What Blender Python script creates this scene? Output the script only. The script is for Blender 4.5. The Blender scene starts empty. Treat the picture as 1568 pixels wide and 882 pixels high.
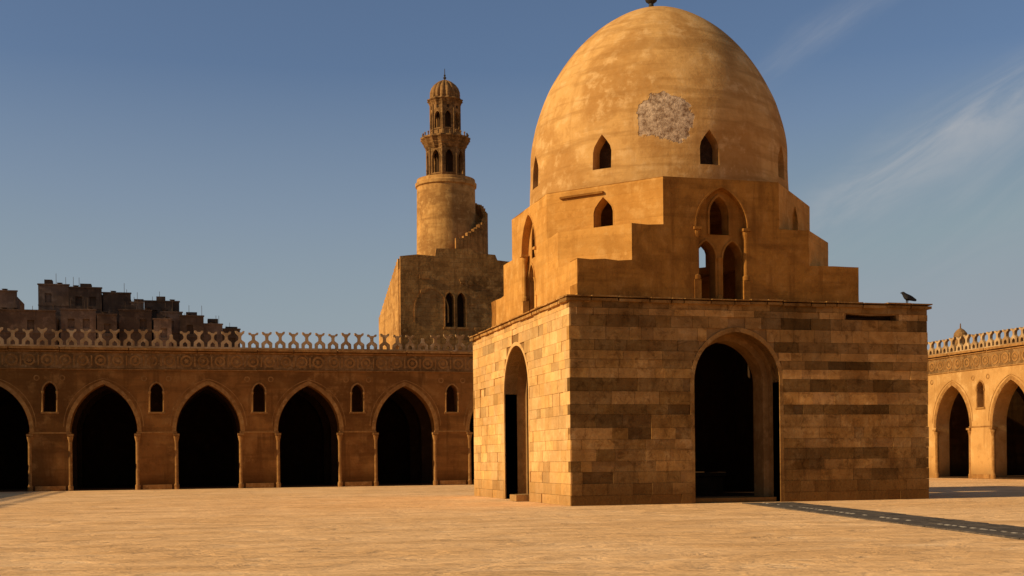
import bpy, bmesh, math, random
from mathutils import Vector, Matrix
from mathutils.geometry import tessellate_polygon
from mathutils import noise as mnoise
random.seed(7)
S = bpy.context.scene
COL = S.collection

# ------------------------------------------------------------ materials
def nd(nt, t, **kw):
    n = nt.nodes.new(t)
    for k, v in kw.items(): setattr(n, k, v)
    return n
def mth(nt, op, a, b=None, c=None, clamp=False):
    n = nt.nodes.new('ShaderNodeMath'); n.operation = op; n.use_clamp = clamp
    for i, v in enumerate((a, b, c)):
        if v is None: continue
        if isinstance(v, (int, float)): n.inputs[i].default_value = v
        else: nt.links.new(v, n.inputs[i])
    return n.outputs[0]
def mixc(nt, f, a, b, mode='MIX'):
    n = nt.nodes.new('ShaderNodeMix'); n.data_type = 'RGBA'; n.blend_type = mode
    def s(sock, v):
        if isinstance(v, (int, float)): sock.default_value = v
        elif isinstance(v, tuple): sock.default_value = (*v[:3], 1)
        else: nt.links.new(v, sock)
    s(n.inputs[0], f); s(n.inputs[6], a); s(n.inputs[7], b)
    return n.outputs[2]
def noise(nt, vec, scale, detail=4, rough=.6, dist=0):
    n = nd(nt, 'ShaderNodeTexNoise'); n.inputs['Scale'].default_value = scale
    n.inputs['Detail'].default_value = detail; n.inputs['Roughness'].default_value = rough
    n.inputs['Distortion'].default_value = dist
    nt.links.new(vec, n.inputs['Vector']); return n.outputs[0]
def mapping(nt, vec, sc):
    n = nd(nt, 'ShaderNodeMapping'); n.inputs['Scale'].default_value = sc
    nt.links.new(vec, n.inputs[0]); return n.outputs[0]
def rng(nt, v, a, b, c=0., d=1., smooth=False):
    n = nd(nt, 'ShaderNodeMapRange'); n.inputs[1].default_value = a; n.inputs[2].default_value = b
    n.inputs[3].default_value = c; n.inputs[4].default_value = d
    if smooth: n.interpolation_type = 'SMOOTHSTEP'
    nt.links.new(v, n.inputs[0]); return n.outputs[0]

def surf(name, base, dark, light, big=.35, streak=.5, bump=.5, fine=9., attr=False, brick=None,
         patch=None, dirt=0., rough=.95, bdist=.03, blotch=.6, bands=0., mott=1., stain=1.):
    m = bpy.data.materials.new(name); m.use_nodes = True; nt = m.node_tree
    bs = nt.nodes['Principled BSDF']; bs.inputs['Roughness'].default_value = rough
    bs.inputs['Specular IOR Level'].default_value = .06
    tc = nd(nt, 'ShaderNodeTexCoord').outputs['Object']
    n1 = noise(nt, tc, big, 5, .62, .4)
    n2 = noise(nt, tc, big*5.3, 5, .68)
    n3 = noise(nt, mapping(nt, tc, (1.6, 1.6, .16)), 1.3, 4, .6)
    n4 = noise(nt, tc, fine, 4, .7)
    c = mixc(nt, rng(nt, n1, .44, .60, 0, blotch, True), base, dark)
    c = mixc(nt, rng(nt, n2, .5, .66, 0, .75*mott, True), c, light)
    c = mixc(nt, rng(nt, n2, .47, .36, 0, .55*mott, True), c, dark)
    c = mixc(nt, rng(nt, n3, .5, .70, 0, streak, True), c, dark)
    c = mixc(nt, rng(nt, n4, .35, .7, 0, .35), c, mixc(nt, .5, dark, light))
    if bands:
        n5 = noise(nt, mapping(nt, tc, (.22, .22, 2.2)), 1.0, 4, .6)
        c = mixc(nt, rng(nt, n5, .48, .64, 0, bands, True), c, tuple(x*.8 for x in dark))
    h = mth(nt, 'ADD', mth(nt, 'MULTIPLY', n2, .6), mth(nt, 'MULTIPLY', n4, .5))
    if attr:
        a = nd(nt, 'ShaderNodeAttribute'); a.attribute_name = 'tint'
        c = mixc(nt, 1., c, a.outputs[0], 'MULTIPLY')
        n6 = noise(nt, tc, 2.2, 5, .75, .8)
        c = mixc(nt, rng(nt, n6, .52, .64, 0, .6*stain, True), c, mixc(nt, 1., c, (.42, .36, .30), 'MULTIPLY'))
        n7 = noise(nt, tc, .55, 5, .7, .6)
        c = mixc(nt, rng(nt, n7, .50, .62, 0, .5*stain, True), c, mixc(nt, 1., c, (.5, .44, .38), 'MULTIPLY'))
    if brick:
        sx = nd(nt, 'ShaderNodeSeparateXYZ'); nt.links.new(tc, sx.inputs[0])
        cb = nd(nt, 'ShaderNodeCombineXYZ')
        nt.links.new(mth(nt, 'ADD', mth(nt, 'ADD', sx.outputs[0], sx.outputs[1]), mth(nt, 'MULTIPLY', n2, .25)), cb.inputs[0])
        nt.links.new(mth(nt, 'ADD', sx.outputs[2], mth(nt, 'MULTIPLY', n2, .2)), cb.inputs[1])
        b = nd(nt, 'ShaderNodeTexBrick'); nt.links.new(cb.outputs[0], b.inputs[0])
        b.inputs['Scale'].default_value = 1.; b.inputs['Brick Width'].default_value = brick[0]
        b.inputs['Row Height'].default_value = brick[1]; b.inputs['Mortar Size'].default_value = .02
        b.inputs['Mortar Smooth'].default_value = .8
        b.inputs['Color1'].default_value = (.62, .6, .56, 1); b.inputs['Color2'].default_value = (1.2, 1.2, 1.2, 1)
        b.inputs['Mortar'].default_value = (.7, .65, .6, 1)
        c = mixc(nt, brick[2], c, mixc(nt, 1., c, b.outputs[0], 'MULTIPLY'))
        h = mth(nt, 'SUBTRACT', h, mth(nt, 'MULTIPLY', b.outputs[1], .4*brick[2]))
    if dirt:
        sz = nd(nt, 'ShaderNodeSeparateXYZ'); nt.links.new(tc, sz.inputs[0])
        zz = mth(nt, 'ADD', sz.outputs[2], mth(nt, 'MULTIPLY', n2, -1.6))
        c = mixc(nt, rng(nt, zz, -.8, .7, dirt, 0, True), c, tuple(x*.55 for x in dark))
    if patch:
        p, r = patch
        vm = nd(nt, 'ShaderNodeVectorMath', operation='DISTANCE'); nt.links.new(tc, vm.inputs[0])
        vm.inputs[1].default_value = p
        d = mth(nt, 'ADD', vm.outputs['Value'], mth(nt, 'MULTIPLY', mth(nt, 'SUBTRACT', noise(nt, tc, 1.5, 4), .5), 1.3))
        f = rng(nt, d, r-.02, r+.02, 1, 0)
        nn = noise(nt, tc, 4.5, 6, .8)
        c = mixc(nt, f, c, mixc(nt, rng(nt, nn, .38, .62), (.20, .11, .055), (.66, .47, .30)))
        h = mth(nt, 'ADD', mth(nt, 'MULTIPLY', h, 1), mth(nt, 'MULTIPLY', f, mth(nt, 'SUBTRACT', mth(nt, 'MULTIPLY', nn, 3.), 3.)))
    nt.links.new(c, bs.inputs['Base Color'])
    bp = nd(nt, 'ShaderNodeBump'); bp.inputs['Strength'].default_value = bump
    bp.inputs['Distance'].default_value = bdist*2
    nt.links.new(h, bp.inputs['Height']); nt.links.new(bp.outputs[0], bs.inputs['Normal'])
    return m

def domepos(az, z, r): return (20.55+math.sin(az)*r, 51.35-math.cos(az)*r, z)
M_dome = surf('dome_plaster', (.61, .335, .105), (.41, .195, .05), (.72, .445, .18), big=.28, streak=.55, bump=.5,
              patch=(domepos(math.radians(-18.5), 15.35, 5.5), 1.05), fine=4, blotch=.9, bands=.5, mott=.9)
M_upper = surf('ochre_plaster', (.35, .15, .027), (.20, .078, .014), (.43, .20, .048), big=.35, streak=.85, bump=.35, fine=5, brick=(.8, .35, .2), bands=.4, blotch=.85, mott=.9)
M_upperL = surf('sunlit_ochre_plaster', (.60, .29, .066), (.42, .185, .036), (.68, .37, .11), big=.35, streak=.5, bump=.4, fine=5, brick=(.8, .35, .2), bands=.25, blotch=.7, mott=.9)  # lit copy of ochre_plaster; sunlight and shade are painted into the pair
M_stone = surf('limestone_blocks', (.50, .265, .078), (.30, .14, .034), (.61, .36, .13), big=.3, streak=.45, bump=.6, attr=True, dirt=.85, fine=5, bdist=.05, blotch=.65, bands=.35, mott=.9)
M_stoneL = surf('sunlit_limestone_blocks', (.56, .33, .12), (.42, .22, .068), (.64, .41, .17), big=.3, streak=.2, bump=.6, attr=True, dirt=.5, fine=5, bdist=.05, blotch=.5, bands=.15, mott=.8, stain=.45)  # lighter copy of limestone_blocks with the sun side's light in its colour
M_core = surf('mortar_core', (.28, .15, .05), (.17, .085, .027), (.36, .2, .075), big=.5, bump=.4)
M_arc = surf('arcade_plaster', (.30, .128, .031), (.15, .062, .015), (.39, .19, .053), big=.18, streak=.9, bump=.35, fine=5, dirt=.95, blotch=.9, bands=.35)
M_trim = surf('carved_stucco', (.37, .178, .05), (.19, .085, .023), (.47, .26, .088), big=.6, bump=.6, fine=12)
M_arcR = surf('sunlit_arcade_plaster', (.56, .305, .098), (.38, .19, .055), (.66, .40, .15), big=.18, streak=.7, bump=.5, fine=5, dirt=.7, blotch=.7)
M_cren = surf('parapet_plaster', (.50, .32, .145), (.25, .135, .05), (.66, .47, .25), big=.2, bump=.4, blotch=.9)
M_inner = surf('shaded_interior', (.055, .028, .011), (.032, .016, .007), (.075, .04, .017), big=.3, bump=.3)  # near-black colour paints the shade inside porticoes and openings
M_min = surf('minaret_masonry', (.42, .20, .053), (.17, .075, .02), (.52, .28, .088), big=.22, streak=.7, bump=.7, brick=(.9, .42, .4), fine=2.5, bdist=.12, blotch=.95)
M_minc = surf('minaret_plaster', (.53, .28, .083), (.27, .125, .035), (.62, .36, .12), big=.4, streak=.7, bump=.6, brick=(.7, .35, .2), fine=3, blotch=.8, bands=.4)
M_mint = surf('weathered_stucco', (.28, .145, .05), (.12, .06, .02), (.40, .235, .09), big=.8, streak=.8, bump=.6, fine=5, blotch=.95)
M_city = surf('city_brick', (.10, .062, .038), (.05, .033, .023), (.17, .11, .07), big=.15, bump=.3, brick=(2.4, 1.5, .35))
M_city2 = surf('city_render', (.20, .125, .078), (.11, .07, .045), (.30, .20, .13), big=.2, bump=.3, brick=(2.4, 1.5, .35))
M_wood = surf('dark_wood', (.05, .028, .014), (.025, .014, .008), (.09, .05, .028), big=1.5, bump=.5)
M_metal = surf('dark_bronze', (.06, .05, .035), (.03, .025, .02), (.1, .08, .05), big=2, bump=.1, rough=.5)
M_path = surf('grey_paving', (.11, .088, .066), (.06, .048, .036), (.18, .145, .11), big=.8, bump=.6, fine=12)
M_pale = surf('pale_kerb_stone', (.42, .36, .27), (.25, .2, .14), (.52, .45, .36), big=2, bump=.4)
M_bird = surf('feathers', (.03, .028, .026), (.015, .015, .015), (.07, .065, .06), big=8, bump=.2, rough=.7)

def ground_mat():
    m = bpy.data.materials.new('sand_ground'); m.use_nodes = True; nt = m.node_tree
    bs = nt.nodes['Principled BSDF']; bs.inputs['Roughness'].default_value = .97
    bs.inputs['Specular IOR Level'].default_value = .05
    tc = nd(nt, 'ShaderNodeTexCoord').outputs['Object']
    n1 = noise(nt, tc, .12, 5, .65, .5)
    n2 = noise(nt, mapping(nt, tc, (.8, 1.5, 1)), .9, 5, .62, .8)
    n3 = noise(nt, tc, 6, 5, .7)
    n5 = noise(nt, mapping(nt, tc, (.35, 1., 1)), .45, 5, .62, 1.2)
    v = nd(nt, 'ShaderNodeTexVoronoi'); v.inputs['Scale'].default_value = 3.; nt.links.new(tc, v.inputs['Vector'])
    c = mixc(nt, rng(nt, n1, .4, .62, 0, .8, True), (.88, .54, .25), (.80, .465, .195))
    c = mixc(nt, rng(nt, n5, .47, .66, 0, .6, True), c, (.58, .32, .125))
    c = mixc(nt, rng(nt, n2, .48, .68, 0, .55, True), c, (.54, .30, .12))
    c = mixc(nt, rng(nt, n2, .3, .44, .6, 0, True), c, (.90, .61, .32))
    c = mixc(nt, rng(nt, n3, .55, .72, 0, .45), c, (.38, .21, .09))
    pe = rng(nt, v.outputs['Distance'], .07, .14, 1, 0)
    pe = mth(nt, 'MULTIPLY', pe, rng(nt, n2, .5, .6))
    c = mixc(nt, mth(nt, 'MULTIPLY', pe, .6), c, (.25, .15, .075))
    nt.links.new(c, bs.inputs['Base Color'])
    h = mth(nt, 'ADD', mth(nt, 'ADD', mth(nt, 'MULTIPLY', n2, 1.), mth(nt, 'MULTIPLY', n3, .2)), mth(nt, 'MULTIPLY', n5, 1.6))
    bp = nd(nt, 'ShaderNodeBump'); bp.inputs['Strength'].default_value = .75; bp.inputs['Distance'].default_value = .22
    nt.links.new(h, bp.inputs['Height']); nt.links.new(bp.outputs[0], bs.inputs['Normal'])
    return m
M_ground = ground_mat()

# ------------------------------------------------------------ mesh helpers
def empty(name, loc=(0, 0, 0)):
    e = bpy.data.objects.new(name, None); COL.objects.link(e); return e
def mk(name, verts, faces, mat, parent=None, smooth=False, tints=None, recalc=True):
    me = bpy.data.meshes.new(name); me.from_pydata([tuple(v) for v in verts], [], faces)
    if recalc:
        bm = bmesh.new(); bm.from_mesh(me); bmesh.ops.recalc_face_normals(bm, faces=bm.faces); bm.to_mesh(me); bm.free()
    me.materials.append(mat)
    if smooth:
        for p in me.polygons: p.use_smooth = True
        me.set_sharp_from_angle(angle=math.radians(35))
    if tints is not None:
        ca = me.color_attributes.new('tint', 'FLOAT_COLOR', 'CORNER')
        for p in me.polygons:
            t = tints[p.index]
            for li in p.loop_indices: ca.data[li].color = (*t, 1)
    o = bpy.data.objects.new(name, me); COL.objects.link(o)
    if parent: o.parent = parent
    return o
class MB:
    def __init__(s): s.v = []; s.f = []; s.t = []
    def add(s, v, f, t=(1, 1, 1)):
        n = len(s.v); s.v += [tuple(a) for a in v]; s.f += [tuple(i+n for i in q) for q in f]; s.t += [t]*len(f)
    def obj(s, name, mat, parent=None, smooth=False, tint=False):
        return mk(name, s.v, s.f, mat, parent, smooth, s.t if tint else None, recalc=True)
class FR:   # wall frame: origin, u dir, n dir (inward)
    def __init__(s, o, u, n): s.o = Vector((*o, 0)); s.u = Vector((*u, 0)).normalized(); s.n = Vector((*n, 0)).normalized()
    def __call__(s, u, z, d): return s.o + s.u*u + s.n*d + Vector((0, 0, z))
BOXF = [(0, 1, 2, 3), (4, 7, 6, 5), (0, 4, 5, 1), (1, 5, 6, 2), (2, 6, 7, 3), (3, 7, 4, 0)]
def fbox(mb, fr, u0, u1, z0, z1, d0, d1, ins=0, t=(1, 1, 1)):
    v = [fr(u0+ins, z0+ins, d0), fr(u1-ins, z0+ins, d0), fr(u1-ins, z1-ins, d0), fr(u0+ins, z1-ins, d0),
         fr(u0, z0, d1), fr(u1, z0, d1), fr(u1, z1, d1), fr(u0, z1, d1)]
    mb.add(v, BOXF, t)
WF = FR((0, 0), (1, 0), (0, 1))
def box(mb, x0, x1, y0, y1, z0, z1, t=(1, 1, 1)): fbox(mb, WF, x0, x1, z0, z1, y0, y1, 0, t)
def slab(mb, fr, outline, holes, d0, d1, t=(1, 1, 1)):
    loops = [outline]+list(holes); pts = [p for l in loops for p in l]
    tris = tessellate_polygon([[Vector((p[0], p[1], 0)) for p in l] for l in loops])
    n = len(pts)
    v = [fr(p[0], p[1], d0) for p in pts]+[fr(p[0], p[1], d1) for p in pts]
    f = [tuple(q) for q in tris]+[tuple(i+n for i in reversed(q)) for q in tris]
    k = 0
    for l in loops:
        for i in range(len(l)):
            a, b = k+i, k+(i+1) % len(l); f.append((a, b, b+n, a+n))
        k += len(l)
    mb.add(v, f, t)
def arcpts(cx, a, zs, za, n=12):
    h = za-zs; c = max((h*h-a*a)/(2*a), 0.0001); R = a+c
    th = math.atan2(h, c)
    right = [(cx-c+R*math.cos(th*i/n), zs+R*math.sin(th*i/n)) for i in range(n+1)]
    left = [(2*cx-p[0], p[1]) for p in right]
    return left[:-1]+right[::-1]
def keel(cx, a, z0, zs, za):
    h = za-zs
    return [(cx-a, z0), (cx-a, zs), (cx-a*.86, zs+h*.32), (cx-a*.45, zs+h*.68), (cx, za), (cx+a*.45, zs+h*.68), (cx+a*.86, zs+h*.32), (cx+a, zs), (cx+a, z0)]
def keelring(mb, fr, cx, a, z0, zs, za, w, d0, d1):
    i = keel(cx, a, z0, zs, za); o = keel(cx, a+w, z0, zs, za+w*1.3); slab(mb, fr, o+i[::-1], [], d0, d1)
def halfw(a, zs, za, z):
    if z <= zs: return a
    if z >= za: return 0
    h = za-zs; c = (h*h-a*a)/(2*a); R = a+c
    return max(0, math.sqrt(max(R*R-(z-zs)**2, 0))-c)
def archhole(cx, a, z0, zs, za, n=8): return [(cx-a, z0)]+arcpts(cx, a, zs, za, n)+[(cx+a, z0)]
def archring(mb, fr, cx, a, z0, zs, za, w, d0, d1, n=14, t=(1, 1, 1)):
    inn = [(cx-a, z0)]+arcpts(cx, a, zs, za, n)+[(cx+a, z0)]
    out = [(cx-a-w, z0)]+arcpts(cx, a+w, zs, za+w*1.15, n)+[(cx+a+w, z0)]
    slab(mb, fr, out+inn[::-1], [], d0, d1, t)
def lathe(mb, prof, n, cx, cy, fn=None, a0=0):
    v = []; f = []
    for (r, z) in prof:
        for i in range(n):
            a = a0+2*math.pi*i/n; rr = r if fn is None else fn(r, a, z)
            v.append((cx+rr*math.cos(a), cy+rr*math.sin(a), z))
    for j in range(len(prof)-1):
        for i in range(n):
            f.append((j*n+i, j*n+(i+1) % n, (j+1)*n+(i+1) % n, (j+1)*n+i))
    f.append(tuple(range(n))[::-1]); f.append(tuple((len(prof)-1)*n+i for i in range(n)))
    mb.add(v, f)
def polyprism(mb, pts, z0, z1):
    n = len(pts)
    v = [(x, y, z0) for x, y in pts]+[(x, y, z1) for x, y in pts]
    f = [tuple(range(n))[::-1], tuple(range(n, 2*n))]+[(i, (i+1) % n, n+(i+1) % n, n+i) for i in range(n)]
    mb.add(v, f)

# ------------------------------------------------------------ ground + path
me = mk('ground', [(-1500, -1500, 0), (1500, -1500, 0), (1500, 1500, 0), (-1500, 1500, 0)], [(0, 1, 2, 3)], M_ground)
PATH = empty('paved_path')
pf = FR((20.6, 43.2), (-3.65, -19.4), (19.4, -3.65))
mb = MB()
u = 0
while u < 60:
    L = random.uniform(.55, .8)
    for d0, d1 in ((0, .64), (.66, 1.3), (1.32, 1.96)):
        fbox(mb, pf, u+.01, u+L-.01, 0.0, .03+random.uniform(0, .012), d0+random.uniform(-.02, .0), d1, 0)
    u += L
mb.obj('paving_slabs', M_path, PATH)
mb = MB(); u = 0
while u < 60:
    L = random.uniform(.2, .35)
    if random.random() < .75: fbox(mb, pf, u, u+L, .0, .047, .62, .69, .01)
    u += L+random.uniform(.12, .3)
mb.obj('pale_edging', M_pale, PATH)

# ------------------------------------------------------------ domed kiosk
K = empty('domed_ablution_pavilion')
X0, X1, Y0, Y1 = 14.1, 29.3, 44.15, 59.9
HT = 7.72
faces = [('front', FR((X0, Y0), (1, 0), (0, 1)), X1-X0, 20.9-X0, 1.8),
         ('left', FR((X0, Y0), (0, 1), (1, 0)), Y1-Y0, 51.9-Y0, 2.0),
         ('right', FR((X1, Y0), (0, 1), (-1, 0)), Y1-Y0, 51.9-Y0, 1.9),
         ('rear', FR((X0, Y1), (1, 0), (0, -1)), X1-X0, 20.9-X0, 1.9)]
ZS, ZA = 4.7, 6.62
rc = random.Random(21)
courses = [0.]
while courses[-1] < HT-.75: courses.append(courses[-1]+rc.choice((.33, .38, .4, .44, .5)))
courses.append(courses[-1]+.42); courses[-1] = min(courses[-1], HT-.28); courses.append(HT)
for nm, fr, L, ac, aw in faces:
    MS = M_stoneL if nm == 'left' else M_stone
    e0 = 0 if nm in ('front', 'rear') else 2.0
    mb = MB(); d = .05
    E = .1 if e0 == 0 else e0
    out = [(E, 0), (ac-aw, 0)]+arcpts(ac, aw, ZS, ZA, 14)+[(ac+aw, 0), (L-E, 0), (L-E, HT), (E, HT)]
    cav = [[(11.5, 7.0), (13.85, 7.02), (13.8, 7.4), (12.6, 7.36), (11.55, 7.42)]] if nm == 'front' else []
    slab(mb, fr, out, cav, d, .6)
    out2 = [(max(E, .12), 0), (ac-aw, 0)]+arcpts(ac, aw, ZS, ZA, 14)+[(ac+aw, 0), (L-max(E, .12), 0), (L-max(E, .12), HT-.01), (max(E, .12), HT-.01)]
    slab(mb, fr, out2, [], .6, 1.9)
    mb.obj(nm+'_wall_core', M_core, K)
    mb = MB()
    e2 = max(E, 1.95)
    out3 = [(e2, 0.1), (ac-aw, 0.1)]+arcpts(ac, aw, ZS, ZA, 14)+[(ac+aw, 0.1), (L-e2, 0.1), (L-e2, HT-.02), (e2, HT-.02)]
    slab(mb, fr, out3, [], 1.901, 2.05); mb.obj(nm+'_shade_lining', M_inner, K)  # dark lining added to paint the shade inside the pavilion
    mb = MB()
    nC = len(courses)-1
    rngs = random.Random({'front': 3, 'left': 5, 'right': 8, 'rear': 11}[nm])
    ringw = .16
    for i in range(nC):
        z0 = courses[i]; z1 = courses[i+1]; ch = z1-z0
        hw = halfw(aw+ringw, ZS, ZA+ringw*1.15, z0)
        if hw > 0: hw = max(hw, halfw(aw+ringw, ZS, ZA+ringw*1.15, z0+ch*.5))
        if hw > 0: hw -= .03
        segs = [(0., L)] if hw <= 0 else [(0., ac-hw), (ac+hw, L)]
        if nm == 'front' and i == nC-2: segs = [(0., 11.45), (13.9, L)]
        if nm in ('left', 'right'): segs = [(max(s, .03), min(e, L-.03)) for s, e in segs]
        course_b = rngs.uniform(.92, 1.07)
        for s, e in segs:
            u = s
            while u < e-.001:
                w = rngs.uniform(.4, 1.3)
                if i == 0: w *= 1.3
                u1 = u+w
                if e-u1 < .3: u1 = e
                p = rngs.uniform(-.004, .006)
                if rngs.random() < .07: p -= .02
                if z0 < .4: p += .015
                if rngs.random() < .03: p -= .035
                b = rngs.uniform(.86, 1.10)*course_b
                cu = (u+u1)/2
                nz = mnoise.noise(Vector((cu*.28+len(nm), z0*.4, 3.1)))
                nz2 = mnoise.noise(Vector((cu*.35+7, z0*.9, 9.1)))
                if z0 > 3.2:
                    amp = .50 if (nm == 'front' and cu > 8.6) else .20
                    amp *= max(.2, min(1.25, .85+nz2*1.6))
                    if nm == 'left': amp = .06
                    b *= (1+amp*.75) if i % 2 else (1-amp*1.1)
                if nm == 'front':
                    b *= .84*(1.05-.5*max(0, min(1, nz*2.4+.12)))  # front tint darkened to paint its shade, plus patchy stain
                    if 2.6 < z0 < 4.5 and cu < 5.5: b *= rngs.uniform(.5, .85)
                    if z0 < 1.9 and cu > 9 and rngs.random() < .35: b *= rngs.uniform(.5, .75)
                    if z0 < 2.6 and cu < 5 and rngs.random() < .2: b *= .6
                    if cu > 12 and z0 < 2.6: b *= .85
                else:
                    b *= 1-.2*max(0, nz*1.6)
                    if rngs.random() < .09: b *= .75
                    if nm == 'left': b *= 1.30  # sunlight painted into the left face's tint
                hue = rngs.uniform(-.07, .06)
                t = (b*(1+hue*.4), b, b*(1-hue*1.5))
                g = .001
                j0 = rngs.uniform(-.02, .05) if u == s else 0
                j1 = rngs.uniform(-.02, .045) if u1 == e else 0
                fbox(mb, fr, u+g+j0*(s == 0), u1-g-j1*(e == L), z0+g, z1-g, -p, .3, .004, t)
                u = u1
    mb.obj(nm+'_ashlar_blocks', MS, K, tint=True)
    mb = MB()
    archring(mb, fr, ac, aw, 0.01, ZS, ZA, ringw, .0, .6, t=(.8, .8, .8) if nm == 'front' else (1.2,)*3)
    mb.obj(nm+'_arch_edge', MS, K, tint=True)
    mb = MB(); archring(mb, fr, ac, aw-.22, 0.01, ZS, ZA-.25, .24, 1.0, 1.88); mb.obj(nm+'_arch_inner_order', M_core, K)
    mb = MB(); fbox(mb, fr, ac-aw+.05, ac+aw-.05, 0, .2, .25, 1.7, .015)
    if nm == 'left': fbox(mb, fr, ac-aw+.2, ac-aw+1.3, 0, .3, -.5, .2, .02)
    mb.obj(nm+'_door_step', MS, K, tint=True)
mb = MB(); fbox(mb, faces[0][1], 11.5, 13.85, 7.02, 7.09, .12, .4, .02); fbox(mb, faces[0][1], 11.6, 13.2, 7.2, 7.3, .2, .5, .03); fbox(mb, faces[0][1], 11.4, 13.95, 6.9, 7.45, .5, .59)
mb.obj('decayed_timber', M_wood, K)
mb = MB()
for nm, fr, L, ac, aw in faces:
    u = -.16; r = random.Random(len(nm))
    while u < L+.15:
        u1 = min(u+r.uniform(.5, 1.3), L+.16)
        if L+.16-u1 < .3: u1 = L+.16
        j = r.uniform(-.03, .018)
        a = .0 if nm in ('front', 'rear') else .17
        uu0, uu1 = max(u, a-.16+.0) , min(u1, L+.16-a)
        tk = 1.5 if nm == 'left' else .85  # cornice tint lightened on the left to paint the sun side
        if uu1 > uu0:
            fbox(mb, fr, uu0+.003, uu1-.003, 7.66+j, 7.80+j*.6, -.1+j, .8, .02, (tk*r.uniform(.6, .85),)*3)
            fbox(mb, fr, uu0+.003, uu1-.003, 7.805+j*.6, 7.9+j, -.17+j, .8, .025, (tk*r.uniform(.6, .95),)*3)
        u = u1
mb.obj('cornice', M_stone, K, tint=True)
UX0, UX1, UY0, UY1 = 14.6, 26.5, 44.65, 58.05
mb = MB()
box(mb, X0+.25, X1-.25, Y0+.25, UY0+.8, 7.5, 7.84); box(mb, X0+.25, X1-.25, UY1-.8, Y1-.25, 7.5, 7.84)
box(mb, X0+.25, UX0+.8, UY0+.8, UY1-.8, 7.5, 7.84); box(mb, UX1-.8, X1-.25, UY0+.8, UY1-.8, 7.5, 7.84)
mb.obj('roof_terrace', M_upper, K)
mb = MB(); box(mb, X0+1.9, X1-1.9, Y0+1.9, Y1-1.9, .0, .12); mb.obj('interior_floor', M_inner, K)
mb = MB(); lathe(mb, [(2.1, .1), (2.1, .9), (2.25, .95), (2.25, 1.1), (1.9, 1.12), (1.8, .7), (.3, .65), (.25, 1.5), (.9, 1.6), (.9, 1.7), (.1, 1.72)], 8, 21.7, 52.0); mb.obj('ablution_fountain', M_inner, K)
T1, T2, T3 = 9.36, 10.77, 12.6
def rough_edge(o, seed):
    r = random.Random(seed); out = []
    for i in range(len(o)):
        a, b = o[i], o[(i+1) % len(o)]; out.append(a)
        L = math.hypot(b[0]-a[0], b[1]-a[1])
        if a[1] > 8 or b[1] > 8:
            n = int(L/.45)
            for k in range(1, n):
                t = k/n; dx, dy = (b[1]-a[1])/L, -(b[0]-a[0])/L; q = r.uniform(-.045, .015)
                out.append((a[0]+(b[0]-a[0])*t+dx*q, a[1]+(b[1]-a[1])*t+dy*q))
    return out
def upper_face(nm, fr, L, c2, c3, e, nc):
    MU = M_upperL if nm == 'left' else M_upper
    o = [(e, 7.8), (L-e, 7.8), (L-e, T1), (L-c2, T1), (L-c2, T2), (L-c3, T2), (L-c3, T3), (c3, T3), (c3, T2), (c2, T2), (c2, T1), (e, T1)]
    o = rough_edge(o, len(nm))
    nw = 1.08
    mb = MB()
    slab(mb, fr, o, [archhole(nc, nw, 7.93, 10.75, 12.3, 10)], 0, .3)
    slab(mb, fr, o, [archhole(nc-.56, .40, 7.95, 9.6, 10.25), archhole(nc+.56, .40, 7.95, 9.6, 10.25),
                     archhole(nc, .40, 10.5, 11.3, 12.0)], .3, .9)
    mb.obj(nm+'_upper_wall', MU, K)
    if nm == 'front':   # thin facing carrying the painted sunlit tone onto this wall's return
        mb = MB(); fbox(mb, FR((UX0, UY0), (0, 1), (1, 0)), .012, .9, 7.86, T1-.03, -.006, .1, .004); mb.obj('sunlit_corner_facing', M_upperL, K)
    mb = MB()
    archring(mb, fr, nc, nw, 10.75, 10.76, 12.3, .06, -.02, .1)
    for s in (-1, 1):
        x = nc+s*(nw-.04)
        p = fr(x, 0, .1)
        lathe(mb, [(.15, 8.7), (.15, 8.85), (.10, 8.9), (.095, 10.3), (.11, 10.35), (.15, 10.5), (.15, 10.62)], 12, p.x, p.y)
        fbox(mb, fr, x-.17, x+.17, 10.62, 10.74, -.09, .2, .01)
        fbox(mb, fr, x-.15, x+.15, 7.93, 8.7, -.03, .25, .01)
    archring(mb, fr, nc-.56, .40, 9.55, 9.6, 10.25, .07, .26, .35)
    archring(mb, fr, nc+.56, .40, 9.55, 9.6, 10.25, .07, .26, .35)
    archring(mb, fr, nc, .40, 10.5, 11.3, 12.0, .09, .25, .35)
    p = fr(nc, 0, .3); lathe(mb, [(.12, 7.95), (.12, 8.1), (.07, 8.15), (.07, 9.4), (.12, 9.6)], 10, p.x, p.y)
    mb.obj(nm+'_window_mouldings', MU, K, smooth=False)
UW, UD = UX1-UX0, UY1-UY0
upper_face('front', FR((UX0, UY0), (1, 0), (0, 1)), UW, 2.2, 3.5, 0, UW/2-.0)
upper_face('rear', FR((UX0, UY1), (1, 0), (0, -1)), UW, 2.2, 3.5, 0, UW/2)
upper_face('left', FR((UX0, UY0), (0, 1), (1, 0)), UD, 2.4, 3.95, .9, UD/2)
upper_face('right', FR((UX1, UY0), (0, 1), (-1, 0)), UD, 2.4, 3.95, .9, UD/2)
mb = MB(); mw = MB()
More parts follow.
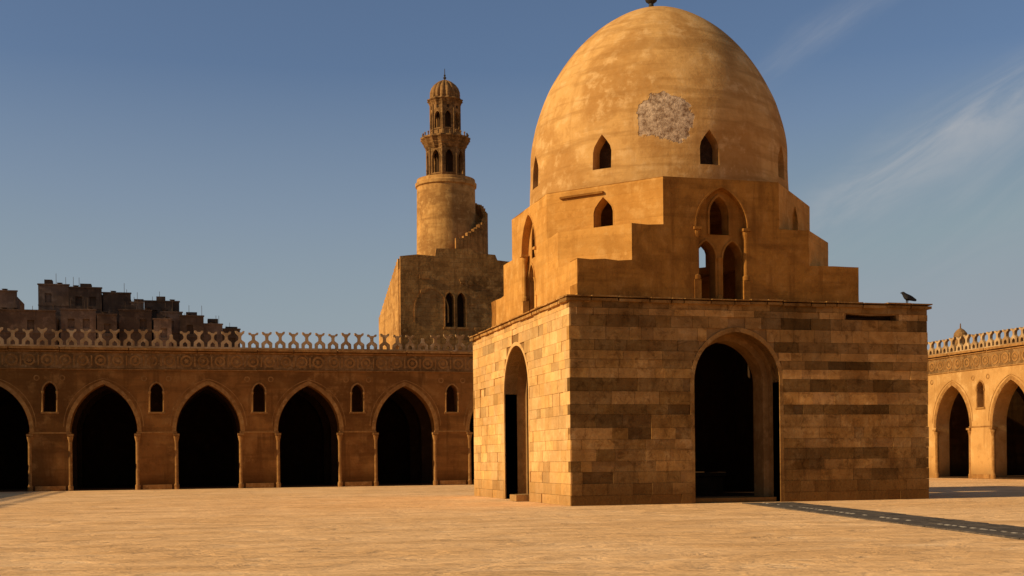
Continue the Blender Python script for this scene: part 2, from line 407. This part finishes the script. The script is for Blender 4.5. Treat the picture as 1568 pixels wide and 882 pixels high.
for sx, cx in ((1, UX0), (-1, UX1)):
    for sy, cy in ((1, UY0), (-1, UY1)):
        for (cu, cv, za, zb, win) in ((2.2, 2.4, T1-.1, T2, 0), (3.5, 3.95, T2-.1, T3, 1)):
            a = Vector((cx+sx*cu, cy)); b = Vector((cx, cy+sy*cv)); dr = (b-a)
            L = dr.length; nn = Vector((sx*abs(dr.y), sy*abs(dr.x)))
            fr = FR(a, dr, nn)
            hs = [keel(L/2, .44, 10.95, 11.55, 12.15)] if win else []
            slab(mb, fr, [(0.001, za), (L-.001, za), (L-.001, zb-.003), (0.001, zb-.003)], hs, 0.001, .6)
            if win: keelring(mw, fr, L/2, .44, 10.95, 11.55, 12.15, .04, -.01, .1)
        polyprism(mb, [(cx+sx*.04, cy+sy*.04), (cx+sx*3.2, cy+sy*.04), (cx+sx*.04, cy+sy*3.3)], T1-.15, T1-.05)
        polyprism(mb, [(cx+sx*2.15, cy+sy*.06), (cx+sx*4.2, cy+sy*.06), (cx+sx*.06, cy+sy*4.6), (cx+sx*.06, cy+sy*2.35)], T2-.15, T2-.05)
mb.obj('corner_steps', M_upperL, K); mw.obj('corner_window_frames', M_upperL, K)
oc = []
for (x, y) in ((UX0+3.5, UY0), (UX1-3.5, UY0), (UX1, UY0+3.95), (UX1, UY1-3.95), (UX1-3.5, UY1), (UX0+3.5, UY1), (UX0, UY1-3.95), (UX0, UY0+3.95)): oc.append((x, y))
cxm, cym = (UX0+UX1)/2, (UY0+UY1)/2
mb = MB(); polyprism(mb, [(cxm+(x-cxm)*.995, cym+(y-cym)*.995) for x, y in oc], T3-.2, T3+.03); mb.obj('octagon_roof', M_upper, K)
mb = MB(); fr = FR((UX0+3.5, UY0), (-3.5, 3.95), (3.95, 3.5)); fbox(mb, fr, 2.6, 4.6, 12.28, 12.38, -.12, .1, .01); mb.obj('ledge_strip', M_upper, K)
DR, DZ, DA = 5.62, 14.8, 21.6
prof = [(DR+.06, 12.5), (DR+.05, 13.0), (DR+.02, 13.6), (DR, 14.2)]
N = 44
for i in range(N+1):
    v = 1-(1-i/N)**1.35
    r = DR*(1-v**1.8)**.58 if v < 1 else .0
    prof.append((max(r, .03), DZ+(DA-DZ)*v))
def wob(r, a, z):
    return r*(1+.008*mnoise.noise(Vector((math.cos(a)*1.5, math.sin(a)*1.5, z*.3)))+.003*mnoise.noise(Vector((math.cos(a)*6, math.sin(a)*6, z*1.2))))
mb = MB(); lathe(mb, prof, 128, 20.55, 51.35, wob)
dome = mb.obj('dome_shell', M_dome, K)
cut = MB()
for k in range(8):
    a = k*math.pi/4; dr = Vector((math.sin(a), -math.cos(a)))
    o = Vector((20.55, 51.35))+dr*6.2; u = Vector((-dr.y, dr.x))
    fr = FR(o, u, -dr)
    slab(cut, fr, keel(0, .41, 13.45, 14.15, 14.85), [], 0, 1.6)
co = cut.obj('cut', M_core)
md = dome.modifiers.new('b', 'BOOLEAN'); md.object = co; md.operation = 'DIFFERENCE'; md.solver = 'EXACT'
dg = bpy.context.evaluated_depsgraph_get(); nm_ = bpy.data.meshes.new_from_object(dome.evaluated_get(dg))
dome.modifiers.clear(); dome.data = nm_; bpy.data.objects.remove(co)
for p in nm_.polygons: p.use_smooth = True
nm_.set_sharp_from_angle(angle=math.radians(30))
vd = MB()
for k in range(8):
    a = k*math.pi/4; dr = Vector((math.sin(a), -math.cos(a)))
    o = Vector((20.55, 51.35))+dr*5.0; u = Vector((-dr.y, dr.x)); fr = FR(o, u, -dr)
    fbox(vd, fr, -.39, .39, 13.47, 14.8, 0, .25)
vd.obj('window_dark_panels', M_wood, K)  # plain dark panels set back in the dome window recesses
mb = MB()
lathe(mb, [(.3, 21.45), (.28, 21.62), (.12, 21.72), (.1, 21.85), (.24, 21.95), (.3, 22.12), (.24, 22.3), (.08, 22.42), (.06, 22.6), (.15, 22.7), (.15, 22.8), (.05, 22.9), (.03, 23.3)], 20, 20.35, 51.35)
mb.obj('finial', M_metal, K, smooth=True)

def skinfig(name, verts, edges, radii, mat, parent=None, lv=2):
    me = bpy.data.meshes.new(name); me.from_pydata(verts, edges, []); o = bpy.data.objects.new(name, me); COL.objects.link(o)
    me.materials.append(mat)
    m = o.modifiers.new('s', 'SKIN'); m.use_smooth_shade = True
    for i, r in enumerate(radii): me.skin_vertices[0].data[i].radius = (r, r)
    me.skin_vertices[0].data[0].use_root = True
    s = o.modifiers.new('d', 'SUBSURF'); s.levels = lv; s.render_levels = lv
    if parent: o.parent = parent
    return o
bx, by, bz = 28.5, 44.3, 7.9
vv = [(0, 0, .26), (.1, 0, .29), (-.12, 0, .22), (-.26, 0, .17), (-.4, 0, .13), (.17, 0, .37), (.22, 0, .41), (.28, 0, .41), (.34, 0, .395),
      (.02, .05, .15), (.03, .05, .02), (.09, .05, .012), (.02, -.05, .15), (.03, -.05, .02), (.09, -.05, .012)]
vv = [(bx-x*1.0, by+y, bz+z*1.05) for x, y, z in vv]
skinfig('crow', vv, [(0, 1), (0, 2), (2, 3), (3, 4), (1, 5), (5, 6), (6, 7), (7, 8), (0, 9), (9, 10), (10, 11), (0, 12), (12, 13), (13, 14)],
        [.14, .12, .12, .08, .045, .075, .075, .025, .01, .03, .014, .01, .03, .014, .01], M_bird)

# ------------------------------------------------------------ arcaded wings
PA, PZS, PZA, WT = 2.15, 3.95, 7.15, 9.6
def wing(name, fr, u_start, centers, u_end, depth=15., MW=None):
    MW = MW or M_arc
    W = empty(name); P = centers[1]-centers[0]
    mb = MB(); tr = MB(); cr = MB(); inn = MB()
    def bay(m, f, c0, c1, d0, d1, win, top):
        A = arcpts(0, PA, PZS, PZA, 12); half = len(A)//2
        right_half = A[half:]
        left_half = A[:half+1]
        o = [(c0+p[0], p[1]) for p in right_half]+[(c0+PA, 0), (c1-PA, 0)]+[(c1+p[0], p[1]) for p in left_half]+[(c1, top), (c0, top)]
        mid = (c0+c1)/2
        slab(m, f, o, [archhole(mid, .40, 5.3, 6.7, 7.25, 5)] if win else [], d0, d1)
    for i in range(len(centers)-1):
        c0, c1 = centers[i], centers[i+1]
        bay(mb, fr, c0, c1, 0, 1.2, True, WT-.05)
        bay(inn, fr, c0, c1, 5.2, 6.2, False, 9.2)
        bay(inn, fr, c0, c1, 10.2, 11.2, False, 9.2)
    A = arcpts(0, PA, PZS, PZA, 12); half = len(A)//2
    c = centers[0]
    for m, d0, d1, tp in ((mb, 0, 1.2, WT-.05), (inn, 5.2, 6.2, 9.2)):
        slab(m, fr, [(u_start, 0), (c-PA, 0)]+[(c+p[0], p[1]) for p in A[:half+1]]+[(c, tp), (u_start, tp)], [], d0, d1)
        c2 = centers[-1]
        slab(m, fr, [(c2+p[0], p[1]) for p in A[half:]]+[(c2+PA, 0), (u_end, 0), (u_end, tp), (c2, tp)], [], d0, d1)
    for c in centers:
        archring(tr, fr, c, PA+.02, PZS, PZS+.01, PZA, .26, -.02, .1, 14)
        archring(tr, fr, c, PA+.38, PZS+.35, PZS+.36, PZA+.36, .05, -.02, .1, 14)
        for s in (-1, 1):
            x = c+s*(PA+.01); p = fr(x, 0, .07)
            lathe(tr, [(.18, 0), (.18, .3), (.13, .4), (.125, 3.2), (.14, 3.3), (.2, 3.55), (.2, 3.65)], 12, p.x, p.y)
            fbox(tr, fr, x-.22, x+.22, 3.65, 3.82, -.17, .3, .015)
            n = 12; cc = c+s*2.62; ro = [(cc+.2*math.cos(2*math.pi*k/n), 7.55+.2*math.sin(2*math.pi*k/n)) for k in range(n)]
            ri = [(cc+.12*math.cos(2*math.pi*k/n), 7.55+.12*math.sin(2*math.pi*k/n)) for k in range(n)]
            slab(tr, fr, ro, [ri], -.025, .05)
    for i in range(len(centers)-1):
        mid = (centers[i]+centers[i+1])/2
        fbox(tr, fr, centers[i]+PA-.05, centers[i+1]-PA+.05, 3.82, 3.94, -.035, .15, .012)
        fbox(tr, fr, centers[i]+PA+.3, centers[i+1]-PA-.3, 0, .35, -.05, .1, .02)
        archring(tr, fr, mid, .41, 6.68, 6.7, 7.25, .1, -.04, .1, 6)
        fbox(tr, fr, mid-.58, mid+.58, 5.16, 5.28, -.06, .1, .012)
        for s in (-1, 1):
            p = fr(mid+s*.46, 0, .02)
            lathe(tr, [(.09, 5.28), (.06, 5.4), (.06, 6.45), (.1, 6.6), (.1, 6.68)], 8, p.x, p.y)
    L0, L1 = u_start, u_end
    r = random.Random(5); u = L0
    while u < L1:
        u1 = min(u+r.uniform(2.5, 5), L1); j = r.uniform(-.015, .015)
        fbox(tr, fr, u, u1-.01, 8.12+j, 8.20+j, -.06, .1, .012)
        fbox(tr, fr, u, u1-.01, 9.3+j, 9.42+j, -.10+j, .2, .02)
        fbox(tr, fr, u, u1-.01, 9.44+j, 9.66+j, -.26+j, 1.2, .03)
        u = u1
    fz = MB()
    fbox(fz, fr, L0, L1, 8.22, 9.28, -.004, .05)
    u = L0+.6; n = 12
    while u < L1:
        zc = 8.76; g = r.uniform(.9, 1.05)
        ro = [(u+.40*g*math.cos(2*math.pi*k/n), zc+.40*g*math.sin(2*math.pi*k/n)) for k in range(n)]
        ri = [(u+.27*g*math.cos(2*math.pi*k/n), zc+.27*g*math.sin(2*math.pi*k/n)) for k in range(n)]
        slab(tr, fr, ro, [ri], -.035, .05)
        st = [(u+(.2 if k % 2 else .1)*math.cos(2*math.pi*k/16), zc+(.2 if k % 2 else .1)*math.sin(2*math.pi*k/16)) for k in range(16)]
        slab(tr, fr, st, [], -.025, .05)
        fbox(tr, fr, u+.5, u+.62, 8.4, 9.1, -.03, .05, .01)
        u += 1.12
    fz.obj('frieze_ground', M_mint, W)
    # openwork cresting: a pierced band carrying fork-topped merlons
    u = L0+.45; r = random.Random(9); q = .92
    while u < L1-.4:
        sc = r.uniform(.92, 1.06); hj = r.uniform(-.07, .04); z = 9.64
        dmg = r.random() < .06
        top = [(.10, .68), (.10, .88), (.17, .99), (.30, 1.08+hj), (.33, 1.22+hj), (.22, 1.23+hj), (.09, 1.12+hj), (0, 1.13+hj)]
        if dmg: top = [(.10, .74), (.12, .86), (.05, .95)]
        R = [(.46, 0), (.46, .12), (.36, .12), (.36, .44), (.26, .54), (.16, .60)]+top
        Lf = [(-x, y) for x, y in R[::-1]]
        if R[-1][0] == 0: Lf = Lf[1:]
        poly = [(u+x*(sc if .4 < y else 1), z+y) for x, y in R+Lf]
        hole = [(u+x, z+y) for x, y in ((-.15, .12), (.15, .12), (.15, .32), (0, .46), (-.15, .32))]
        slab(cr, fr, poly, [hole], .1, .34)
        u += q
    mb.obj('arcade_wall', MW, W); tr.obj('stucco_mouldings', M_trim, W); cr.obj('openwork_crenellation', M_cren, W)
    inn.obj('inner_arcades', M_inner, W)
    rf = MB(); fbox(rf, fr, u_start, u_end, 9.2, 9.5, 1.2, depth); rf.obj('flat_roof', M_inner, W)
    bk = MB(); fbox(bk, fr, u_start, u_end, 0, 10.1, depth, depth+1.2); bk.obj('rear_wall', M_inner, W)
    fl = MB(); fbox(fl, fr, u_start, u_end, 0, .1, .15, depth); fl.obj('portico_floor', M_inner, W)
    return W
BY = 87.8
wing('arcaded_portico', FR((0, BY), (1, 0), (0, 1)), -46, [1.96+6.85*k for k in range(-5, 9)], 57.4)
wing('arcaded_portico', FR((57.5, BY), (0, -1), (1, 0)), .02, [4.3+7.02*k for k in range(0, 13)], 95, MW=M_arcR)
wing('arcaded_portico', FR((-28.2, BY-.2), (0, -1), (-1, 0)), .02, [4.3+7.02*k for k in range(0, 13)], 95)
mb = MB(); box(mb, 57.7, 73.5, BY+1.3, BY+16.2, 0, 9.5); mb.obj('corner_bay', M_arc, bpy.data.objects['arcaded_portico.001'])

# ------------------------------------------------------------ spiral minaret
MN = empty('spiral_minaret')
CX, CY = 25.3, 118.2
mb = MB()
ff = FR((19.6, 112), (1, 0), (0, 1))
o = [(0, 0), (12.6, 0), (12.6, 19.2), (11.9, 19.35), (11.2, 19.3), (10.6, 19.8), (10.4, 20.3), (9.2, 20.4), (9, 20.9), (7, 21.0), (6.8, 21.4), (3.4, 21.3), (3.3, 20.6), (1.6, 20.7), (.05, 20.5)]
slab(mb, ff, o, [archhole(4.62, .40, 14.1, 16.6, 17.3, 8), archhole(5.72, .40, 14.1, 16.6, 17.3, 8), archhole(9.6, .7, 12.0, 15.4, 16.5, 8)], 0, .4)
slab(mb, ff, [(0, 0), (12.6, 0), (12.6, 19.2), (.05, 19.4)], [archhole(4.62, .36, 14.1, 16.6, 17.3, 8), archhole(5.72, .36, 14.1, 16.6, 17.3, 8)], .4, .9)
box(mb, 22.2, 32.2, 112.9, 124.3, 0, 19.9)
mb.obj('tower_base', M_min, MN)
mb = MB(); box(mb, 23.7, 26, 112.85, 112.95, 13.5, 17.6); mb.obj('window_void', M_inner, MN)
mb = MB()
archring(mb, ff, 4.62, .41, 14.1, 16.6, 17.3, .1, -.06, .2); archring(mb, ff, 5.72, .41, 14.1, 16.6, 17.3, .1, -.05, .2)
archring(mb, ff, 2.9, 1.5, 14.5, 15.7, 17.6, .12, -.05, .2, 10)
fbox(mb, ff, 4.0, 6.4, 13.9, 14.1, -.1, .3, .02)
for k in range(14):
    u = random.uniform(0, 11); z = random.uniform(10.5, 19); fbox(mb, ff, u, u+random.uniform(.4, 1.2), z, z+random.uniform(.2, .35), -.07, .1, .03)
mb.obj('window_mouldings', M_min, MN)
mb = MB(); ys = 112.9
k = 0
while ys < 124.3:
    box(mb, 19.6+.002*k, 22.2, ys, ys+.6, 0, 20.4-(ys-112.9)*.36+(k % 2)*.05); ys += .6; k += 1
box(mb, 19.3, 19.62, 113, 124.2, 0, 13)
mb.obj('outer_stair_flank', M_minc, MN)
mb = MB()
prof = [(2.95, 19.5), (2.9, 22), (2.86, 25), (2.84, 28.2), (2.98, 28.3), (3.0, 28.6), (2.86, 28.7), (2.84, 29.0), (2.6, 29.05)]
lathe(mb, prof, 48, CX, CY, lambda r, a, z: r*(1+.01*mnoise.noise(Vector((math.cos(a)*2, math.sin(a)*2, z*.4)))))
mb.obj('round_tower', M_minc, MN, smooth=True)
mb = MB(); ns = 28
for i in range(ns):
    a0 = math.radians(-112+i*5.6); a1 = math.radians(-112+(i+1)*5.6); zt = 20.9+i*.225
    pts = [(CX+r*math.cos(a), CY+r*math.sin(a)) for r, a in ((2.7, a0), (3.85, a0), (3.85, a1), (2.7, a1))]
    polyprism(mb, pts, 19, zt)
    if i > 3:
        pts = [(CX+r*math.cos(a), CY+r*math.sin(a)) for r, a in ((3.62, a0+.003), (4.05, a0+.003), (4.05, a1-.003), (3.62, a1-.003))]
        polyprism(mb, pts, 19.2, zt+.75+.3*random.random())
mb.obj('spiral_stair', M_min, MN)
mb = MB()
for i in range(6): box(mb, 26+i*.9, 32.2-.01*i, 112.95, 117.8, 19.8, 20.3+.15*random.random()-.04*i)
box(mb, 29.6, 32.1, 113.2, 123, 19.8, 20.4)
mb.obj('stair_landing', M_min, MN)
def octstage(nm, R, z0, z1, hole_w, hz0, hzs, hza, rot=math.pi/8):
    mb = MB()
    V = [Vector((CX+R*math.cos(rot+k*math.pi/4), CY+R*math.sin(rot+k*math.pi/4))) for k in range(8)]
    for k in range(8):
        a, b = V[k], V[(k+1) % 8]; d = b-a; n = Vector((-d.y, d.x))
        if n.dot(Vector((CX, CY))-a) < 0: n = -n
        fr = FR(a, d, n); L = d.length
        slab(mb, fr, [(0, z0), (L, z0), (L, z1), (0, z1)], [archhole(L/2, hole_w, hz0, hzs, hza, 5)], 0, .22)
        archring(mb, fr, L/2, hole_w+.01, hz0, hzs, hza, .07, -.05, .05, 5)
        fbox(mb, fr, .12, L-.12, z1-.35, z1-.27, -.06, .05, .01)
        fbox(mb, fr, .12, L-.12, hz0-.15, hz0-.05, -.06, .05, .01)
        p = a; lathe(mb, [(.12, z0), (.09, z0+.1), (.09, z1-.2), (.14, z1)], 8, p.x, p.y)
    mb.obj(nm, M_mint, MN)
    mb = MB(); lathe(mb, [(R*.5, z0), (R*.5, z1)], 8, CX, CY); mb.obj(nm+'_core', M_inner, MN)
octstage('octagonal_stage', 1.85, 28.95, 32.3, .38, 29.5, 31.0, 31.7)
mb = MB()
lathe(mb, [(1.8, 31.9), (1.95, 32.1), (1.9, 32.15), (2.1, 32.4), (2.05, 32.45), (2.28, 32.75), (2.22, 32.77), (2.38, 32.9), (2.38, 33.05), (1.9, 33.06), (1.0, 33.07)], 32, CX, CY,
      lambda r, a, z: r*(1+.04*math.cos(a*16)) )
for k in range(24):
    a = k*math.pi/12; x, y = CX+2.2*math.cos(a), CY+2.2*math.sin(a)
    lathe(mb, [(.08, 33.0), (.06, 33.1), (.06, 33.3), (.1, 33.4), (.03, 33.5)], 6, x, y)
mb.obj('muqarnas_balcony', M_mint, MN)
octstage('lantern_stage', 1.45, 33.06, 36.6, .30, 33.9, 35.0, 35.5)
mb = MB()
for k in range(8):
    a = k*math.pi/4; dr = Vector((math.cos(a), math.sin(a))); fr = FR(Vector((CX, CY))+dr*1.36, (-dr.y, dr.x), -dr)
    st = [((.16 if q % 2 == 0 else .1)*math.cos(q*math.pi/6), 35.95+(.16 if q % 2 == 0 else .1)*math.sin(q*math.pi/6)) for q in range(12)]
    slab(mb, fr, st, [], -.03, .1)
mb.obj('lantern_niches', M_wood, MN)
mb = MB()
lathe(mb, [(1.4, 36.1), (1.47, 36.25), (1.45, 36.3), (1.58, 36.5), (1.55, 36.55), (1.72, 36.7), (1.68, 36.8), (1.5, 36.85)], 32, CX, CY, lambda r, a, z: r*(1+.04*math.cos(a*16)))
mb.obj('lantern_cornice', M_mint, MN)
mb = MB()
pr = [(1.42, 36.8), (1.5, 37.1), (1.48, 37.5), (1.34, 37.9), (1.08, 38.25), (.75, 38.52), (.35, 38.72), (.12, 38.8)]
lathe(mb, pr, 128, CX, CY, lambda r, a, z: r*(1-.13*(1-abs(math.cos(a*8)))**1.2))
mb.obj('ribbed_cap', M_mint, MN, smooth=True)
mb = MB(); lathe(mb, [(.12, 38.7), (.06, 38.85), (.17, 39.0), (.06, 39.15), (.11, 39.25), (.04, 39.35), (.03, 39.9)], 10, CX, CY); mb.obj('cap_finial', M_metal, MN)

# ------------------------------------------------------------ distant city blocks beyond the wall
def cityblock(x0, x1, y, zt, dep, rnd, light=False):
    MC = M_city2 if light else M_city
    H = empty('apartment_building'); fr = FR((x0, y), (1, 0), (0, 1)); L = x1-x0
    mb = MB(); holes = []
    z = zt-2.6
    while z > 14:
        u = .9
        while u < L-1.4:
            if rnd.random() < .6: holes.append([(u, z), (u+.9, z), (u+.9, z+1.3), (u, z+1.3)])
            u += rnd.uniform(1.8, 3.0)
        z -= 2.9
    o = [(0, 0), (L, 0), (L, zt), (0, zt+rnd.uniform(-.1, .1))]
    slab(mb, fr, o, holes, 0, .3)
    lf = FR((x0, y+.31), (0, 1), (1, 0))
    hl = [[(u, z), (u+.9, z), (u+.9, z+1.3), (u, z+1.3)] for z in (zt-2.6, zt-5.5) for u in (1.2, 3.4) if u < dep-2]
    slab(mb, lf, [(0, 0), (dep-.31, 0), (dep-.31, zt), (0, zt)], hl, 0, .3)
    fbox(mb, fr, -.12, L+.1, zt-.1, zt+.12, -.12, .2, .02); fbox(mb, fr, -.05, L, zt-3.1, zt-2.9, -.1, .1, .02)
    box(mb, x0+.32, x1-.02, y+.32, y+dep, 0, zt-.7)
    mb.obj('walls', MC, H)
    mb = MB()
    for k in range(max(1, int(L/3.5))):
        x = x0+rnd.uniform(.3, max(.4, L-2)); w = rnd.uniform(.8, 1.9)
        box(mb, x, min(x+w, x1), y+1.5, y+3.4, zt-.8, zt+rnd.uniform(.3, 1.0))
    for k in range(max(3, int(L/1.4))):
        x = x0+rnd.uniform(.2, L-.2); lathe(mb, [(.035, zt-.7), (.03, zt+rnd.uniform(.5, 1.8))], 5, x, y+rnd.uniform(.6, 2))
    for k in range(max(1, int(L/4))):
        x = x0+rnd.uniform(.5, L-.5); lathe(mb, [(.05, zt-.2), (.2, zt+.1), (.42, zt+.35), (.45, zt+.36)], 10, x, y+.8)
    mb.obj('roof_clutter', M_city, H)
rn = random.Random(4)
for b in ((-34, -21.8, 186, 26.2, 9, 1), (-25, -16.0, 178, 22.6, 6, 0), (-19.4, -15.2, 190, 27.8, 8, 1), (-15.1, -10.6, 188, 27.2, 9, 0), (-10.5, -6.6, 188.5, 26.6, 9, 0), (-6.5, -4.8, 186, 25.0, 7, 1),
          (-4.7, .2, 189, 25.6, 9, 0), (-15.6, -11.0, 181, 23.2, 6, 1), (-10.8, -8.2, 180, 22.5, 6, 0), (-8.0, -3.6, 182, 23.4, 6, 0), (-3.3, -.9, 181, 22.1, 6, 1), (.3, 3.6, 186, 23.2, 8, 0), (-2.4, .6, 187, 23.8, 6, 1), (3.7, 6.4, 190, 22.5, 7, 1), (6.5, 9.0, 191, 21.9, 7, 0)):
    cityblock(*b[:5], rn, b[5])
D = empty('distant_minaret'); mb = MB(); dx, dy = 81.0, 116.
lathe(mb, [(.75, 0), (.75, 13.4), (.95, 13.5), (.95, 13.75), (.6, 13.8), (.6, 14.3), (.74, 14.45), (.68, 14.85), (.4, 15.2), (.08, 15.4), (.05, 15.9)], 16, dx, dy)
mb.obj('shaft_and_cap', M_mint, D)
mb = MB(); box(mb, 79.2, 83, 117, 121, 0, 12.9); mb.obj('base_block', M_mint, D)

# ------------------------------------------------------------ light, sky
EL, AZ = 27., 2.0
sv = Vector((-math.cos(math.radians(AZ))*math.cos(math.radians(EL)), -math.sin(math.radians(AZ))*math.cos(math.radians(EL)), math.sin(math.radians(EL))))
ld = bpy.data.lights.new('sun', 'SUN'); ld.energy = 5.0; ld.angle = math.radians(.5); ld.color = (1, .78, .48)
lo = bpy.data.objects.new('sun', ld); COL.objects.link(lo); lo.rotation_mode = 'QUATERNION'; lo.rotation_quaternion = sv.to_track_quat('Z', 'Y')
w = bpy.data.worlds.new('World'); S.world = w; w.use_nodes = True; nt = w.node_tree
bg = nt.nodes['Background']
sky = nd(nt, 'ShaderNodeTexSky'); sky.sky_type = 'NISHITA'; sky.sun_disc = False
sky.sun_elevation = math.radians(EL); sky.sun_rotation = math.atan2(sv.x, sv.y) % (2*math.pi)
sky.air_density = 1.0; sky.dust_density = 1.2; sky.ozone_density = 2.4
tc = nd(nt, 'ShaderNodeTexCoord').outputs['Generated']
sp = nd(nt, 'ShaderNodeSeparateXYZ'); nt.links.new(tc, sp.inputs[0])
yy = mth(nt, 'MAXIMUM', sp.outputs[1], .05)
p = mth(nt, 'DIVIDE', sp.outputs[0], yy); q = mth(nt, 'DIVIDE', sp.outputs[2], yy)
al = mth(nt, 'DIVIDE', mth(nt, 'ADD', p, mth(nt, 'MULTIPLY', q, .6157)), 1.174)
ac = mth(nt, 'DIVIDE', mth(nt, 'SUBTRACT', q, mth(nt, 'MULTIPLY', p, .6157)), 1.174)
cb = nd(nt, 'ShaderNodeCombineXYZ'); nt.links.new(al, cb.inputs[0]); nt.links.new(ac, cb.inputs[1])
nz = noise(nt, mapping(nt, cb.outputs[0], (5, 26, 1)), 1., 7, .6, .7)
nb = noise(nt, mapping(nt, cb.outputs[0], (3, 9, 1)), 1., 5, .55, .3)
acw = mth(nt, 'ADD', ac, mth(nt, 'MULTIPLY', mth(nt, 'SUBTRACT', nb, .5), .05))
def band(c, wd, a0, a1, st):
    d = mth(nt, 'ABSOLUTE', mth(nt, 'SUBTRACT', acw, c))
    m = rng(nt, d, 0, wd, 1, 0, True)
    m = mth(nt, 'MULTIPLY', m, rng(nt, al, a0, a1, 0, 1, True))
    return mth(nt, 'MULTIPLY', m, st)
m1 = band(-.107, .045, .50, .64, 1.); m2 = band(.03, .022, .56, .66, .4)
m3 = band(-.16, .12, .45, .85, .4)
mm = mth(nt, 'ADD', mth(nt, 'ADD', m1, m2), m3)
mm = mth(nt, 'MULTIPLY', mm, rng(nt, nz, .36, .72, .08, .52, True), clamp=True)
hz = rng(nt, sp.outputs[2], .03, .30, .9, 0, False)
base = mixc(nt, 1., sky.outputs[0], (1.07, 1.06, 1.12), 'MULTIPLY')
base = mixc(nt, 1., base, (3.6, 4.0, 4.8), 'DARKEN')
base = mixc(nt, hz, base, (4.3, 4.9, 5.3))
cl = mixc(nt, mm, base, (6.2, 6.2, 6.3))
nt.links.new(cl, bg.inputs[0]); bg.inputs[1].default_value = .076

# ------------------------------------------------------------ camera
cd = bpy.data.cameras.new('camera'); cam = bpy.data.objects.new('camera', cd); COL.objects.link(cam)
cd.sensor_width = 36; cd.lens = 1900/1568*36; cd.shift_y = 264/1568; cd.clip_end = 4000; cd.clip_start = .1
cam.matrix_world = Matrix.Translation((0, 0, 1.73)) @ Matrix.Rotation(math.radians(-15), 4, 'Z') @ Matrix.Rotation(math.radians(90), 4, 'X') @ Matrix.Rotation(math.radians(-.6), 4, 'Z')
S.camera = cam
S.view_settings.view_transform = 'Standard'; S.view_settings.look = 'None'; S.view_settings.exposure = 0
